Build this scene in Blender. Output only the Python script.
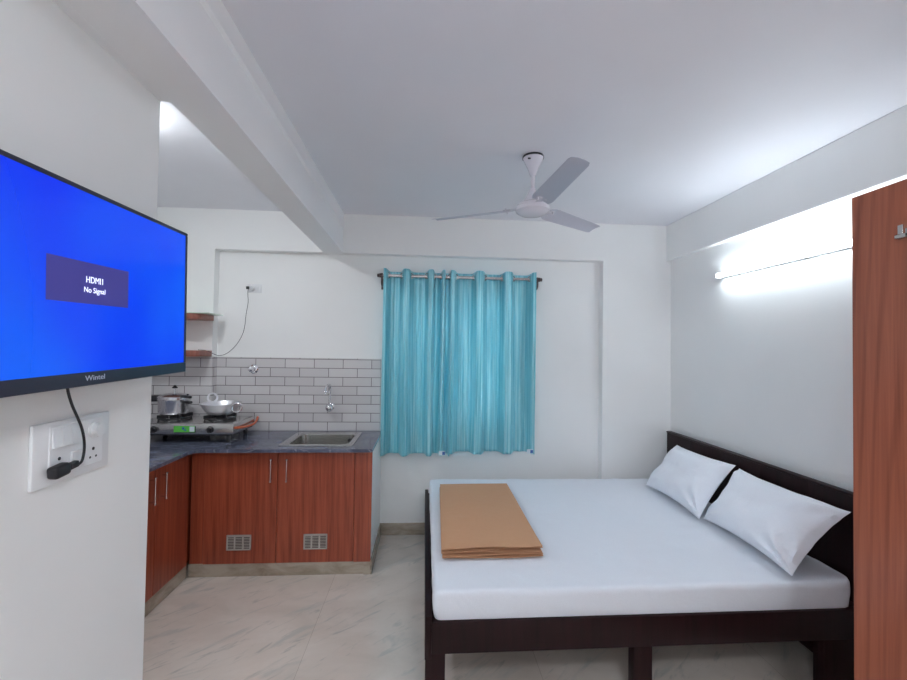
import bpy, bmesh, math, random
from mathutils import Vector, Matrix, noise
PI = math.pi
random.seed(4)
for o in list(bpy.data.objects):
    bpy.data.objects.remove(o)
SC = bpy.context.scene
COL = SC.collection

# ------------------------------------------------------------------ camera
yaw, pitch, roll = 0.0696, 0.021, 0.0156
fw = Vector((math.sin(yaw)*math.cos(pitch), math.cos(yaw)*math.cos(pitch), math.sin(pitch)))
r0 = Vector((math.cos(yaw), -math.sin(yaw), 0)); u0 = r0.cross(fw)
rt = r0*math.cos(roll) + u0*math.sin(roll); up = -r0*math.sin(roll) + u0*math.cos(roll)
cd = bpy.data.cameras.new('camera'); cam = bpy.data.objects.new('camera', cd); COL.objects.link(cam)
cd.sensor_width = 36; cd.lens = 410/907*36; cd.clip_start = .01
cam.matrix_world = Matrix(((rt.x, up.x, -fw.x, 0), (rt.y, up.y, -fw.y, 0), (rt.z, up.z, -fw.z, 1.6), (0, 0, 0, 1)))
SC.camera = cam
# ------------------------------------------------------------------ world, exposure
SC.view_settings.view_transform = 'Standard'; SC.view_settings.look = 'None'
SC.view_settings.gamma = 1; SC.view_settings.use_curve_mapping = False
SC.view_settings.exposure = 0.40
SC.cycles.diffuse_bounces = 10; SC.cycles.max_bounces = 16
w = bpy.data.worlds.new('daylight'); SC.world = w; w.use_nodes = True
bg = w.node_tree.nodes['Background']; bg.inputs[0].default_value = (.80, .90, 1, 1); bg.inputs[1].default_value = 8.0
TUBE = 27.0        # strength of the wall tube light
TUBE_FILL = 115.0   # strength of the added fill tube, unseen behind the camera
ROOM_FILL = 75.0       # strength of the added ceiling fill light, unseen behind the camera
KITCHEN = 122.0     # strength of the kitchen ceiling light

# ------------------------------------------------------------------ materials
def mat(name, col, rough=.5, metal=0, **k):
    m = bpy.data.materials.new(name); m.use_nodes = True
    b = m.node_tree.nodes['Principled BSDF']
    b.inputs['Base Color'].default_value = (*col, 1); b.inputs['Roughness'].default_value = rough
    b.inputs['Metallic'].default_value = metal
    for a, v in k.items():
        b.inputs[a.replace('_', ' ')].default_value = v
    return m
def nt(m): return m.node_tree.nodes, m.node_tree.links, m.node_tree.nodes['Principled BSDF']
def coords(m, scale=(1, 1, 1), rot=(0, 0, 0), loc=(0, 0, 0), kind='Object', vt='POINT'):
    N, L, B = nt(m); tc = N.new('ShaderNodeTexCoord'); mp = N.new('ShaderNodeMapping')
    mp.inputs['Scale'].default_value = scale; mp.inputs['Rotation'].default_value = rot; mp.inputs['Location'].default_value = loc; mp.vector_type = vt
    L.new(tc.outputs[kind], mp.inputs['Vector']); return mp.outputs['Vector']
def noise_tex(m, vec, scale, detail=3, rough=.5, dist=0):
    N, L, B = nt(m); n = N.new('ShaderNodeTexNoise')
    n.inputs['Scale'].default_value = scale; n.inputs['Detail'].default_value = detail
    n.inputs['Roughness'].default_value = rough; n.inputs['Distortion'].default_value = dist
    L.new(vec, n.inputs['Vector']); return n.outputs['Fac']
def ramp(m, fac, stops):
    N, L, B = nt(m); r = N.new('ShaderNodeValToRGB'); L.new(fac, r.inputs['Fac'])
    while len(r.color_ramp.elements) < len(stops): r.color_ramp.elements.new(.5)
    for e, (p, c) in zip(r.color_ramp.elements, stops): e.position = p; e.color = (*c, 1)
    return r.outputs['Color']
def mix(m, fac, a, b, mode='MIX'):
    N, L, B = nt(m); x = N.new('ShaderNodeMix'); x.data_type = 'RGBA'; x.blend_type = mode
    if isinstance(fac, (int, float)): x.inputs[0].default_value = fac
    else: L.new(fac, x.inputs[0])
    for s, v in ((6, a), (7, b)):
        if isinstance(v, tuple): x.inputs[s].default_value = (*v, 1)
        else: L.new(v, x.inputs[s])
    return x.outputs[2]
def bump(m, h, strength=.2, dist=.01):
    N, L, B = nt(m); b = N.new('ShaderNodeBump'); b.inputs['Strength'].default_value = strength; b.inputs['Distance'].default_value = dist
    L.new(h, b.inputs['Height']); L.new(b.outputs['Normal'], B.inputs['Normal'])
def base(m, c): m.node_tree.links.new(c, m.node_tree.nodes['Principled BSDF'].inputs['Base Color'])

def plaster(name, c, v=.03):
    m = mat(name, c, .62); f = noise_tex(m, coords(m), 1.6, 4)
    d = tuple(x*(1-v) for x in c)
    base(m, ramp(m, f, [(.35, d), (.65, c)])); bump(m, noise_tex(m, coords(m), 60, 3), .06, .004); return m
M_WALL = plaster('wall_paint', (.86, .865, .862))
M_CEIL = plaster('ceiling_paint', (.80, .80, .845))
M_BEAM = plaster('beam_paint', (.86, .86, .87))

def wood(name, dark, light, gx=26, rough=.35, cathedral=.5, coat=.15):
    m = mat(name, light, rough, Coat_Weight=coat, Coat_Roughness=.15)
    v = coords(m, (gx, gx, 1.1)); f = noise_tex(m, v, 1.4, 6, .62, .4)
    c1 = ramp(m, f, [(.32, dark), (.66, light)])
    N, L, B = nt(m); wv = N.new('ShaderNodeTexWave'); wv.bands_direction = 'DIAGONAL'
    L.new(coords(m, (1, 1, .05), (.0, .0, 0)), wv.inputs['Vector'])
    wv.inputs['Scale'].default_value = 14; wv.inputs['Distortion'].default_value = 7; wv.inputs['Detail'].default_value = 2; wv.inputs['Detail Scale'].default_value = .7
    c2 = ramp(m, wv.outputs['Fac'], [(.0, tuple(x*.72 for x in dark)), (.35, light), (1, light)])
    base(m, mix(m, cathedral, c1, c2, 'MULTIPLY') if False else mix(m, cathedral, c1, c2))
    fine = noise_tex(m, coords(m, (160, 160, 3)), 1, 2); bump(m, fine, .08, .002); return m
M_CAB = wood('cabinet_laminate', (.19, .030, .013), (.38, .082, .038), 34, .34, .16)
M_WARD = wood('wardrobe_laminate', (.20, .053, .028), (.33, .10, .054), 44, .36, .32)
M_SHELF = wood('shelf_wood', (.20, .055, .035), (.36, .13, .09), 14, .4, .2)
M_DARK = wood('dark_bed_wood', (.009, .0022, .0027), (.018, .0045, .0058), 20, .45, .2, 0); M_DARK.node_tree.nodes['Principled BSDF'].inputs['Specular IOR Level'].default_value = .22

VA = .62   # direction of the marble veins
def floor_mat():
    m = mat('vitrified_floor_tile', (.55, .5, .44), .16, Coat_Weight=.2, Coat_Roughness=.1)
    N, L, B = nt(m)
    v = coords(m, (1, 1, 1))
    br = N.new('ShaderNodeTexBrick'); L.new(coords(m, (1, 1, 1), loc=(.6, 6, 0)), br.inputs['Vector'])
    br.offset = 0; br.inputs['Scale'].default_value = 1; br.inputs['Brick Width'].default_value = 1.2; br.inputs['Row Height'].default_value = 12
    br.inputs['Mortar Size'].default_value = .0012; br.inputs['Mortar Smooth'].default_value = 0; br.inputs['Bias'].default_value = 0
    br.inputs['Color1'].default_value = (1, 1, 1, 1); br.inputs['Color2'].default_value = (.86, .85, .84, 1); br.inputs['Mortar'].default_value = (.66, .64, .6, 1)
    cloud = noise_tex(m, coords(m, (1.1, 2.0, 1), (0, 0, .7)), 1.7, 5, .6, .5)
    c = ramp(m, cloud, [(.3, (.60, .53, .47)), (.55, (.69, .62, .56)), (.75, (.74, .68, .62))])
    vein = noise_tex(m, coords(m, (1/1.5, 1/6.5, 1), (0, 0, VA), vt='TEXTURE'), 1.5, 4, .55, .8)
    vm = ramp(m, vein, [(.33, (.75, .75, .75)), (.43, (0, 0, 0))])
    c = mix(m, vm, c, (.50, .49, .46))
    vein2 = noise_tex(m, coords(m, (1/2.2, 1/10, 1), (0, 0, VA+.1), (3, 7, 0), vt='TEXTURE'), 1.8, 5, .6, 1.0)
    vm2 = ramp(m, vein2, [(.58, (0, 0, 0)), (.70, (.6, .6, .6))])
    c = mix(m, vm2, c, (.36, .37, .35))
    base(m, mix(m, 1.0, c, br.outputs['Color'], 'MULTIPLY')); return m
M_FLOOR = floor_mat()
def skirting_mat():
    m = mat('marble_skirting', (.4, .36, .31), .25)
    f = noise_tex(m, coords(m, (2, 2, 5), (.2, .3, .1)), 2.2, 5, .6, .6)
    base(m, ramp(m, f, [(.35, (.27, .22, .17)), (.6, (.44, .38, .31))])); return m
M_SKIRT = skirting_mat()
def tile_mat():
    m = mat('white_subway_tile', (.7, .7, .7), .22)
    N, L, B = nt(m); tc = N.new('ShaderNodeTexCoord'); sx = N.new('ShaderNodeSeparateXYZ'); L.new(tc.outputs['Object'], sx.inputs[0])
    ad = N.new('ShaderNodeMath'); ad.operation = 'ADD'; L.new(sx.outputs['X'], ad.inputs[0]); L.new(sx.outputs['Y'], ad.inputs[1])
    cb = N.new('ShaderNodeCombineXYZ'); L.new(ad.outputs[0], cb.inputs['X']); L.new(sx.outputs['Z'], cb.inputs['Y'])
    mp = N.new('ShaderNodeMapping'); L.new(cb.outputs[0], mp.inputs[0]); mp.inputs['Location'].default_value = (.694-3.56+.241*14, .0, 0)
    br = N.new('ShaderNodeTexBrick'); L.new(mp.outputs[0], br.inputs['Vector'])
    br.offset = .5; br.inputs['Scale'].default_value = 1; br.inputs['Brick Width'].default_value = .241; br.inputs['Row Height'].default_value = .0758
    br.inputs['Mortar Size'].default_value = .0028; br.inputs['Mortar Smooth'].default_value = .15; br.inputs['Bias'].default_value = 0
    br.inputs['Color1'].default_value = (.66, .64, .645, 1); br.inputs['Color2'].default_value = (.58, .56, .57, 1); br.inputs['Mortar'].default_value = (.17, .155, .16, 1)
    base(m, br.outputs['Color'])
    inv = N.new('ShaderNodeMath'); inv.operation = 'SUBTRACT'; inv.inputs[0].default_value = 1; L.new(br.outputs['Fac'], inv.inputs[1])
    bump(m, inv.outputs[0], .5, .003)
    return m
M_TILE = tile_mat()
def granite():
    m = mat('blue_grey_granite', (.08, .09, .14), .14)
    a = noise_tex(m, coords(m, (1, 1, 1)), 5, 7, .7, .8)
    c = ramp(m, a, [(.3, (.035, .038, .055)), (.5, (.085, .095, .145)), (.72, (.17, .18, .24))])
    vv = noise_tex(m, coords(m, (1, 3, 1), (0, 0, .6)), 4, 4, .5, 1.5)
    vm = ramp(m, vv, [(.485, (0, 0, 0)), (.5, (.7, .7, .7)), (.515, (0, 0, 0))])
    base(m, mix(m, vm, c, (.30, .31, .36))); return m
M_GRAN = granite()
def cloth(name, c, rough=.85, wr=.15, sc=3, sheen=.2):
    m = mat(name, c, rough, Sheen_Weight=sheen)
    N, L, B = nt(m); a = noise_tex(m, coords(m), sc, 4, .5, .6); bump(m, a, wr, .03)
    f = noise_tex(m, coords(m), 350, 2)
    base(m, ramp(m, f, [(.3, tuple(x*.93 for x in c)), (.7, c)])); return m
M_SHEET = cloth('white_cotton_sheet', (.76, .80, .87), wr=.4, sc=2.6)
M_PILLOW = cloth('white_pillow_cotton', (.80, .83, .90), wr=.3, sc=6)
M_BLANKET = cloth('brown_blanket_cloth', (.54, .29, .155), .95, .2, 9, .1)
def satin():
    m = bpy.data.materials.new('teal_satin'); m.use_nodes = True
    N, L, B = nt(m)
    B.inputs['Roughness'].default_value = .34; B.inputs['Metallic'].default_value = .3; B.inputs['Sheen Weight'].default_value = 1.0
    B.inputs['Sheen Roughness'].default_value = .3; B.inputs['Sheen Tint'].default_value = (.6, .95, 1, 1)
    B.inputs['Specular IOR Level'].default_value = .8
    f = noise_tex(m, coords(m, (55, 55, .7)), 1.2, 4, .6)
    c = ramp(m, f, [(.3, (.08, .50, .62)), (.68, (.52, .88, .95))]); base(m, c)  # vertical fabric streaks, widened to paint fold highlights and shade into the colour
    bump(m, noise_tex(m, coords(m, (120, 120, 30)), 1.2, 2), .08, .002)
    tl = N.new('ShaderNodeBsdfTranslucent'); L.new(mix(m, .5, c, (.2, .8, .85)), tl.inputs['Color'])
    tr = N.new('ShaderNodeBsdfTransparent'); tr.inputs['Color'].default_value = (.55, .9, .95, 1)
    a = N.new('ShaderNodeMixShader'); a.inputs[0].default_value = .15; L.new(B.outputs[0], a.inputs[1]); L.new(tl.outputs[0], a.inputs[2])
    b = N.new('ShaderNodeMixShader'); b.inputs[0].default_value = .09; L.new(a.outputs[0], b.inputs[1]); L.new(tr.outputs[0], b.inputs[2])
    L.new(b.outputs[0], N['Material Output'].inputs['Surface']); return m
M_SATIN = satin()
M_CHROME = mat('chrome', (.75, .75, .78), .12, 1)
M_POT = mat('polished_pot_steel', (.78, .78, .82), .24, 1)
M_STEEL = mat('brushed_steel', (.62, .61, .60), .24, 1)
M_SINK = mat('sink_steel', (.50, .49, .47), .26, 1)
M_ALU = mat('polished_aluminium', (.90, .90, .93), .36, 1)
M_BLACK = mat('black_plastic', (.012, .012, .016), .35)
M_IRON = mat('cast_iron', (.02, .02, .024), .55)
M_WHITEP = mat('white_plastic', (.78, .79, .81), .3)
M_FANW = mat('fan_white_enamel', (.72, .70, .76), .25)
M_FANB = mat('fan_blade_enamel', (.52, .52, .60), .32)
M_TVB = mat('tv_bezel_plastic', (.018, .02, .045), .28)
M_GREEN = mat('green_sticker', (.10, .50, .06), .4)
M_PALEL = mat('pale_label', (.72, .80, .85), .4)
M_BLUEL = mat('blue_label_print', (.03, .12, .40), .5)
M_ORANGE = mat('orange_rubber', (.62, .13, .045), .45)
M_BRASS = mat('antique_dark_metal', (.13, .10, .10), .3, .9)
M_RODM = mat('rod_steel', (.62, .58, .58), .25, .9)
M_GRILL = mat('grille_grey_plastic', (.42, .38, .35), .5)
M_GDARK = mat('grille_opening_dark', (.05, .035, .03), .8)
M_SHELFTOP = mat('pale_green_glass_edge', (.62, .72, .62), .2)
M_OUT = mat('outside_render', (.35, .36, .36), .9)
M_GLASS = mat('window_glass', (.9, .95, .97), .25, 0, Transmission_Weight=1.0, IOR=1.1)
M_UPVC = mat('window_frame_white', (.75, .76, .77), .35)
def emis(name, col, s):
    m = bpy.data.materials.new(name); m.use_nodes = True; N, L, B = nt(m)
    B.inputs['Base Color'].default_value = (*col, 1); B.inputs['Emission Color'].default_value = (*col, 1); B.inputs['Emission Strength'].default_value = s; return m
M_TUBE = emis('lit_tube', (.86, .95, 1), TUBE)
M_TUBE_FILL = emis('lit_fill_tube', (.88, .95, 1), TUBE_FILL)
M_ROOM_FILL = emis('lit_fill_diffuser', (.88, .95, 1), ROOM_FILL)
M_KLIGHT = emis('lit_diffuser', (.92, .97, 1), KITCHEN)
def screen_mat():
    m = bpy.data.materials.new('blue_lit_screen'); m.use_nodes = True; N, L, B = nt(m)
    B.inputs['Base Color'].default_value = (.004, .006, .02, 1); B.inputs['Roughness'].default_value = .12; B.inputs['Specular IOR Level'].default_value = .22
    f = noise_tex(m, coords(m, (0, 1.6, 1.6)), 1.0, 2)
    c = ramp(m, f, [(.3, (.002, .012, .90)), (.7, (.0, .13, .98))])
    L.new(c, B.inputs['Emission Color']); B.inputs['Emission Strength'].default_value = .74; return m
M_SCREEN = screen_mat()
M_OSD = emis('dialog_box_pixels', (.03, .025, .17), .7)
M_OSDT = emis('dialog_text_pixels', (.8, .85, 1), .8)
M_LOGO = mat('silver_logo_print', (.6, .62, .75), .4)

# ------------------------------------------------------------------ geometry helpers
WL = {}
def nb(): return bmesh.new()
def bx(bm, x0, x1, y0, y1, z0, z1, bev=0, seg=2, M=None):
    t = bmesh.new()
    vs = [t.verts.new((x, y, z)) for x in (x0, x1) for y in (y0, y1) for z in (z0, z1)]
    for f in ((0, 1, 3, 2), (4, 6, 7, 5), (0, 4, 5, 1), (2, 3, 7, 6), (0, 2, 6, 4), (1, 5, 7, 3)): t.faces.new([vs[i] for i in f])
    bmesh.ops.recalc_face_normals(t, faces=t.faces)
    if bev: bmesh.ops.bevel(t, geom=list(t.edges), offset=bev, segments=seg, profile=.5, affect='EDGES')
    join(bm, t, M)
def join(bm, t, M=None):
    if M is not None: bmesh.ops.transform(t, matrix=M, verts=t.verts)
    me = bpy.data.meshes.new('tmp'); t.to_mesh(me); bm.from_mesh(me); bpy.data.meshes.remove(me); t.free()
def lathe(bm, prof, c=(0, 0, 0), n=40, axis='Z', close=False, M=None):
    t = bmesh.new(); rings = []
    for r, z in prof:
        ring = []
        for i in range(n):
            a = 2*PI*i/n; ring.append(t.verts.new((r*math.cos(a), r*math.sin(a), z)))
        rings.append(ring)
    for A, B_ in zip(rings, rings[1:]):
        for i in range(n): t.faces.new((A[i], A[(i+1) % n], B_[(i+1) % n], B_[i]))
    t.faces.new(list(reversed(rings[0]))); t.faces.new(rings[-1])
    bmesh.ops.remove_doubles(t, verts=t.verts, dist=1e-6)
    if axis == 'X': R = Matrix.Rotation(PI/2, 4, 'Y')
    elif axis == 'Y': R = Matrix.Rotation(-PI/2, 4, 'X')
    else: R = Matrix()
    R = Matrix.Translation(c) @ R
    if M is not None: R = M @ R
    join(bm, t, R)
def tube(bm, pts, r, n=12, cyc=False, smooth=0):
    pts = [Vector(p) for p in pts]
    for _ in range(smooth):
        q = []
        m = len(pts)
        if not cyc: q.append(pts[0])
        for i in range(m if cyc else m-1):
            a, b = pts[i], pts[(i+1) % m]; q += [a*.75+b*.25, a*.25+b*.75]
        if not cyc: q.append(pts[-1])
        pts = q
    t = bmesh.new(); rings = []; m = len(pts); prev = None
    for i, p in enumerate(pts):
        if cyc: d = pts[(i+1) % m]-pts[i-1]
        else: d = pts[min(i+1, m-1)]-pts[max(i-1, 0)]
        d.normalize()
        if prev is None: s = d.orthogonal().normalized()
        else: s = (prev - d*prev.dot(d)).normalized()
        prev = s; q = d.cross(s)
        rr = r[i*len(r)//m] if isinstance(r, (list, tuple)) else r
        rings.append([t.verts.new(p+(s*math.cos(2*PI*k/n)+q*math.sin(2*PI*k/n))*rr) for k in range(n)])
    for i in range(m if cyc else m-1):
        A, B_ = rings[i], rings[(i+1) % m]
        off = 0
        if cyc and i == m-1:
            off = min(range(n), key=lambda o: (A[0].co-B_[o].co).length)
        for k in range(n): t.faces.new((A[k], A[(k+1) % n], B_[(k+1+off) % n], B_[(k+off) % n]))
    if not cyc: t.faces.new(list(reversed(rings[0]))); t.faces.new(rings[-1])
    join(bm, t)
def prism(bm, poly, z0, z1, bev=0, M=None):
    t = bmesh.new(); A = [t.verts.new((x, y, z0)) for x, y in poly]; B_ = [t.verts.new((x, y, z1)) for x, y in poly]
    n = len(poly); t.faces.new(list(reversed(A))); t.faces.new(B_)
    for i in range(n): t.faces.new((A[i], A[(i+1) % n], B_[(i+1) % n], B_[i]))
    bmesh.ops.recalc_face_normals(t, faces=t.faces)
    if bev: bmesh.ops.bevel(t, geom=list(t.edges), offset=bev, segments=2, profile=.5, affect='EDGES')
    join(bm, t, M)
def obj(name, bm, m, parent=None, smooth=True, at=None):
    bmesh.ops.recalc_face_normals(bm, faces=bm.faces)
    co = [v.co for v in bm.verts]
    lo = Vector((min(c.x for c in co), min(c.y for c in co), min(c.z for c in co)))
    hi = Vector((max(c.x for c in co), max(c.y for c in co), max(c.z for c in co)))
    org = Vector(at) if at is not None else Vector(((lo.x+hi.x)/2, (lo.y+hi.y)/2, lo.z))
    bmesh.ops.translate(bm, verts=bm.verts, vec=-org)
    me = bpy.data.meshes.new(name); bm.to_mesh(me); bm.free(); me.materials.append(m)
    if smooth:
        for p in me.polygons: p.use_smooth = True
        me.set_sharp_from_angle(angle=math.radians(38))
    o = bpy.data.objects.new(name, me); COL.objects.link(o)
    if parent is not None: o.parent = parent; o.location = org-WL[parent.name]
    else: o.location = org
    WL[o.name] = org; return o
def tag(o, label, cat, group=None, kind=None):
    o['label'] = label
    if cat: o['category'] = cat
    if group: o['group'] = group
    if kind: o['kind'] = kind
    return o
def thing(name, label, cat, loc, group=None):
    o = bpy.data.objects.new(name, None); COL.objects.link(o); o.location = loc; o.empty_display_size = .05
    WL[o.name] = Vector(loc); return tag(o, label, cat, group)
def struct(name, bm, m, label=None):
    o = obj(name, bm, m, smooth=False, at=(0, 0, 0)); o['kind'] = 'structure'
    if label: o['label'] = label
    return o
def text(name, s, size, M, m, parent, ext=.0004, xs=1):
    cu = bpy.data.curves.new('txt', 'FONT'); cu.body = s; cu.size = size; cu.align_x = 'CENTER'; cu.align_y = 'CENTER'; cu.extrude = ext
    to = bpy.data.objects.new('txt', cu); COL.objects.link(to)
    dg = bpy.context.evaluated_depsgraph_get(); me = bpy.data.meshes.new_from_object(to.evaluated_get(dg))
    bm = bmesh.new(); bm.from_mesh(me); bpy.data.meshes.remove(me)
    bpy.data.objects.remove(to); bpy.data.curves.remove(cu)
    bmesh.ops.transform(bm, matrix=M @ Matrix.Diagonal((xs, 1, 1, 1)), verts=bm.verts)
    return obj(name, bm, m, parent, smooth=False)
def dup(root, delta):
    r = root.copy(); COL.objects.link(r); r.location = root.location + Vector(delta); WL[r.name] = r.location.copy()
    for ch in list(root.children):
        c = ch.copy(); COL.objects.link(c); c.parent = r
        for g in list(ch.children):
            d = g.copy(); COL.objects.link(d); d.parent = c
    return r

# ------------------------------------------------------------------ room shell
H = 2.722; YF = 3.49; YR = 3.57; XR = 2.175; XK = -2.20; YB = -2.0; XW = -.873; YW = 1.384; ZB = 2.39
bm = nb(); bx(bm, XK-.15, XR+.15, YB-.15, YR+.15, -.1, 0); struct('floor', bm, M_FLOOR)
bm = nb(); bx(bm, XK-.15, XR+.15, YB-.15, YR+.15, H, H+.1); struct('ceiling', bm, M_CEIL)
# far wall: recessed panel with a window opening, side columns and a header
WX0, WX1, WZ0, WZ1 = -.20, .78, .92, 2.08
CL, CR = -1.737, 1.553
bm = nb()
bx(bm, CL, WX0, YR, YR+.15, 0, ZB+.02); bx(bm, WX1, CR, YR, YR+.15, 0, ZB+.02)
bx(bm, WX0, WX1, YR, YR+.15, 0, WZ0); bx(bm, WX0, WX1, YR, YR+.15, WZ1, ZB+.02)
bx(bm, XK-.15, CL, YF, YR+.15, 0, H); bx(bm, CR, XR+.15, YF, YR+.15, 0, H)
bx(bm, CL, CR, YF, YR+.15, ZB+.002, H)
struct('wall_back', bm, M_WALL)
bm = nb(); bx(bm, XR, XR+.15, YB-.15, YF, 0, H); struct('wall_right', bm, M_WALL)
bm = nb(); bx(bm, 2.128, XR, YB, YF, 2.405, H, .004, 1); struct('trim_2', bm, M_WALL, 'plastered band along the top of the right wall')
bm = nb(); bx(bm, XK, XR, YB-.15, YB, 0, H); struct('wall_rear', bm, M_WALL)
bm = nb(); bx(bm, XW-.13, XW, YB, YW, 0, H); struct('wall_left', bm, M_WALL)
bm = nb(); bx(bm, XK-.15, XK, YB-.15, YF, 0, H); struct('wall_kitchen', bm, M_WALL)
bm = nb(); bx(bm, XK, XW-.13, .25, .37, 0, H); struct('wall_kitchen_rear', bm, M_WALL)
# ceiling beam between room and kitchen
bm = nb(); t = bmesh.new()
def sect(y):
    k = max(0, (y-YW)/(YF-YW)); xl = -.842-.02*k; xr = -.680-.018*k
    return [(xl, y, ZB), (xr, y, ZB), (xr-.006, y, 2.62-.03*k), (xr+.004, y, 2.635-.03*k), (xr, y, H), (xl, y, H)]
SE = [[t.verts.new(p) for p in sect(y)] for y in (YB, YW, YF)]
for A, B_ in zip(SE, SE[1:]):
    for i in range(6): t.faces.new((A[i], A[(i+1) % 6], B_[(i+1) % 6], B_[i]))
t.faces.new(SE[0]); t.faces.new(SE[-1]); bmesh.ops.recalc_face_normals(t, faces=t.faces); join(bm, t)
bx(bm, XW, -.8421, YB, YW, ZB, H-.001)
struct('trim_1', bm, M_BEAM, 'ceiling beam between the bedroom and the kitchen')
# low masonry end wall of the kitchen counter
bm = nb(); bx(bm, -.40, -.358, 2.965, YR, 0, .866); struct('wall_counter_end', bm, M_WALL)
# skirtings
bm = nb(); bx(bm, -.358, CR, YR-.012, YR, 0, .1, .002, 1); bx(bm, CR, XR, YF-.012, YF, 0, .1, .002, 1); struct('baseboard_back', bm, M_SKIRT)
bm = nb(); bx(bm, XR-.012, XR, YB, YF-.012, 0, .1, .002, 1); struct('baseboard_right', bm, M_SKIRT)
bm = nb(); bx(bm, -.358, -.346, 2.955, YR-.012, 0, .1, .002, 1); struct('baseboard_counter_end', bm, M_SKIRT)
bm = nb(); bx(bm, XW, XW+.012, YB, YW, 0, .1, .002, 1); struct('baseboard_left', bm, M_SKIRT)
# wall tiles over the counter
TZ0, TZ1 = .8895, 1.501
for nm, boxes in (('wall_tiles_back', [(CL+.008, -.372, YR-.012, YR)]),
                  ('wall_tiles_column', [(XK+.01, CL+.004, YF-.008, YF), (CL, CL+.008, YF-.0085, YR-.001)]),
                  ('wall_tiles_left', [(XK, XK+.01, 1.2, YF)])):
    bm = nb()
    for b_ in boxes: bx(bm, *b_, TZ0, TZ1)
    o = obj(nm, bm, M_TILE, smooth=False, at=(0, 0, .885)); o['kind'] = 'structure'; o['label'] = 'white brick-pattern tiles above the counter'
# window behind the curtains
bm = nb()
for a in ((WX0, WX1, WZ0, WZ0+.05), (WX0, WX1, WZ1-.05, WZ1), (WX0, WX0+.05, WZ0, WZ1), (WX1-.05, WX1, WZ0, WZ1), (.27, .32, WZ0, WZ1)):
    bx(bm, a[0], a[1], YR+.04, YR+.09, a[2], a[3], .003, 1)
wf = struct('window_1', bm, M_UPVC, 'white framed window behind the teal curtains')
WL[wf.name] = Vector((0, 0, 0))
bm = nb(); bx(bm, WX0+.04, WX1-.04, YR+.06, YR+.066, WZ0+.04, WZ1-.04); obj('pane', bm, M_GLASS, wf, smooth=False)
bm = nb()
z = WZ0+.12
while z < WZ1-.03: bx(bm, WX0, WX1, YR+.115, YR+.125, z-.005, z+.005); z += .112
for x in (.05, .30, .545): bx(bm, x-.006, x+.006, YR+.125, YR+.135, WZ0, WZ1)
obj('window_grille', bm, M_UPVC, wf, smooth=False)
# unseen house wall, added to keep sky glow to the window's right part
bm = nb(); bx(bm, -2.5, .62, 4.6, 4.8, 0, 3.4); bx(bm, .62, 3, 4.6, 4.8, 0, .9); struct('wall_outside', bm, M_OUT)

# ------------------------------------------------------------------ kitchen cabinets
def handle(parent, p, axis):
    # vertical bar handle, p = centre of its face footprint, axis = outward direction
    bm = nb(); x, y, z0, z1 = p; ax = Vector(axis)
    c = Vector((x, y, 0))+ax*.030
    tube(bm, [(c.x, c.y, z0-.008), (c.x, c.y, z1+.008)], .0043, 12)
    for z in (z0+.008, z1-.008):
        tube(bm, [(x, y, z), (c.x, c.y, z)], .0045, 10)
    lathe(bm, [(.004, -.002), (.0085, 0), (.0085, .006), (.004, .009)], (c.x, c.y, z1), 14)
    lathe(bm, [(.004, -.009), (.0085, -.006), (.0085, 0), (.004, .002)], (c.x, c.y, z0), 14)
    return obj('handle', bm, M_CHROME, parent)
def grille(parent, x0, x1, z0, z1, y):
    bm = nb(); b = .009
    bx(bm, x0, x1, y-.008, y, z0, z0+b, .001, 1); bx(bm, x0, x1, y-.008, y, z1-b, z1, .001, 1)
    bx(bm, x0, x0+b, y-.008, y, z0, z1, .001, 1); bx(bm, x1-b, x1, y-.008, y, z0, z1, .001, 1)
    wd = (x1-x0)/3
    for i in (1, 2): bx(bm, x0+wd*i-.005, x0+wd*i+.005, y-.0075, y, z0, z1, .001, 1)
    z = z0+b+.008
    while z < z1-b-.004: bx(bm, x0+b, x1-b, y-.005, y-.001, z-.0018, z+.0018); z += .0105
    g = obj('vent_grille', bm, M_GRILL, parent); g['label'] = 'small grey plastic vent grille'
    bm = nb(); bx(bm, x0+b*.6, x1-b*.6, y-.001, y+.0006, z0+b*.6, z1-b*.6); obj('vent_opening', bm, M_GDARK, g)
YC = 2.962
ct = thing('base_cabinet', 'reddish brown cabinet under the sink with two vented doors', 'kitchen cabinet', (-.98, 3.25, 0))
bm = nb(); bx(bm, -1.594, -.408, YC+.02, YR-.02, .088, .106); bx(bm, -1.594, -1.578, YC+.02, YR-.02, .106, .862); bx(bm, -.424, -.408, YC+.02, YR-.02, .106, .862); bx(bm, -1.578, -.424, YR-.032, YR-.02, .106, .72); obj('carcass', bm, M_CAB, ct, smooth=False)
bm = nb(); bx(bm, -1.594, -.404, YC+.004, YR-.02, 0, .0879, .001, 1); bx(bm, -.404, -.3582, YC-.007, YC+.0025, 0, .0879); o = obj('plinth', bm, M_SKIRT, ct, smooth=False); o['label'] = 'beige marble plinth'
bm = nb(); bx(bm, -1.594, -1.503, YC+.012, YC+.0199, .088, .865, .001, 1); o = obj('filler_panel', bm, M_CAB, ct)
bm = nb(); bx(bm, -.478, -.358, YC-.004, YC+.012, .088, .865, .001, 1); bx(bm, -.478, -.41, YC+.012, YC+.02, .088, .865); obj('filler_panel', bm, M_CAB, ct)
bm = nb(); bx(bm, -1.500, -1.013, YC, YC+.018, .089, .863, .0015, 1); d = obj('door', bm, M_CAB, ct)
handle(d, (-1.050, YC, .664, .808), (0, -1, 0)); grille(d, -1.342, -1.178, .184, .288, YC)
bm = nb(); bx(bm, -1.009, -.481, YC, YC+.018, .089, .863, .0015, 1); d = obj('door', bm, M_CAB, ct)
handle(d, (-.943, YC, .664, .808), (0, -1, 0)); grille(d, -.822, -.66, .182, .287, YC)
XC = -1.60
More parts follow.
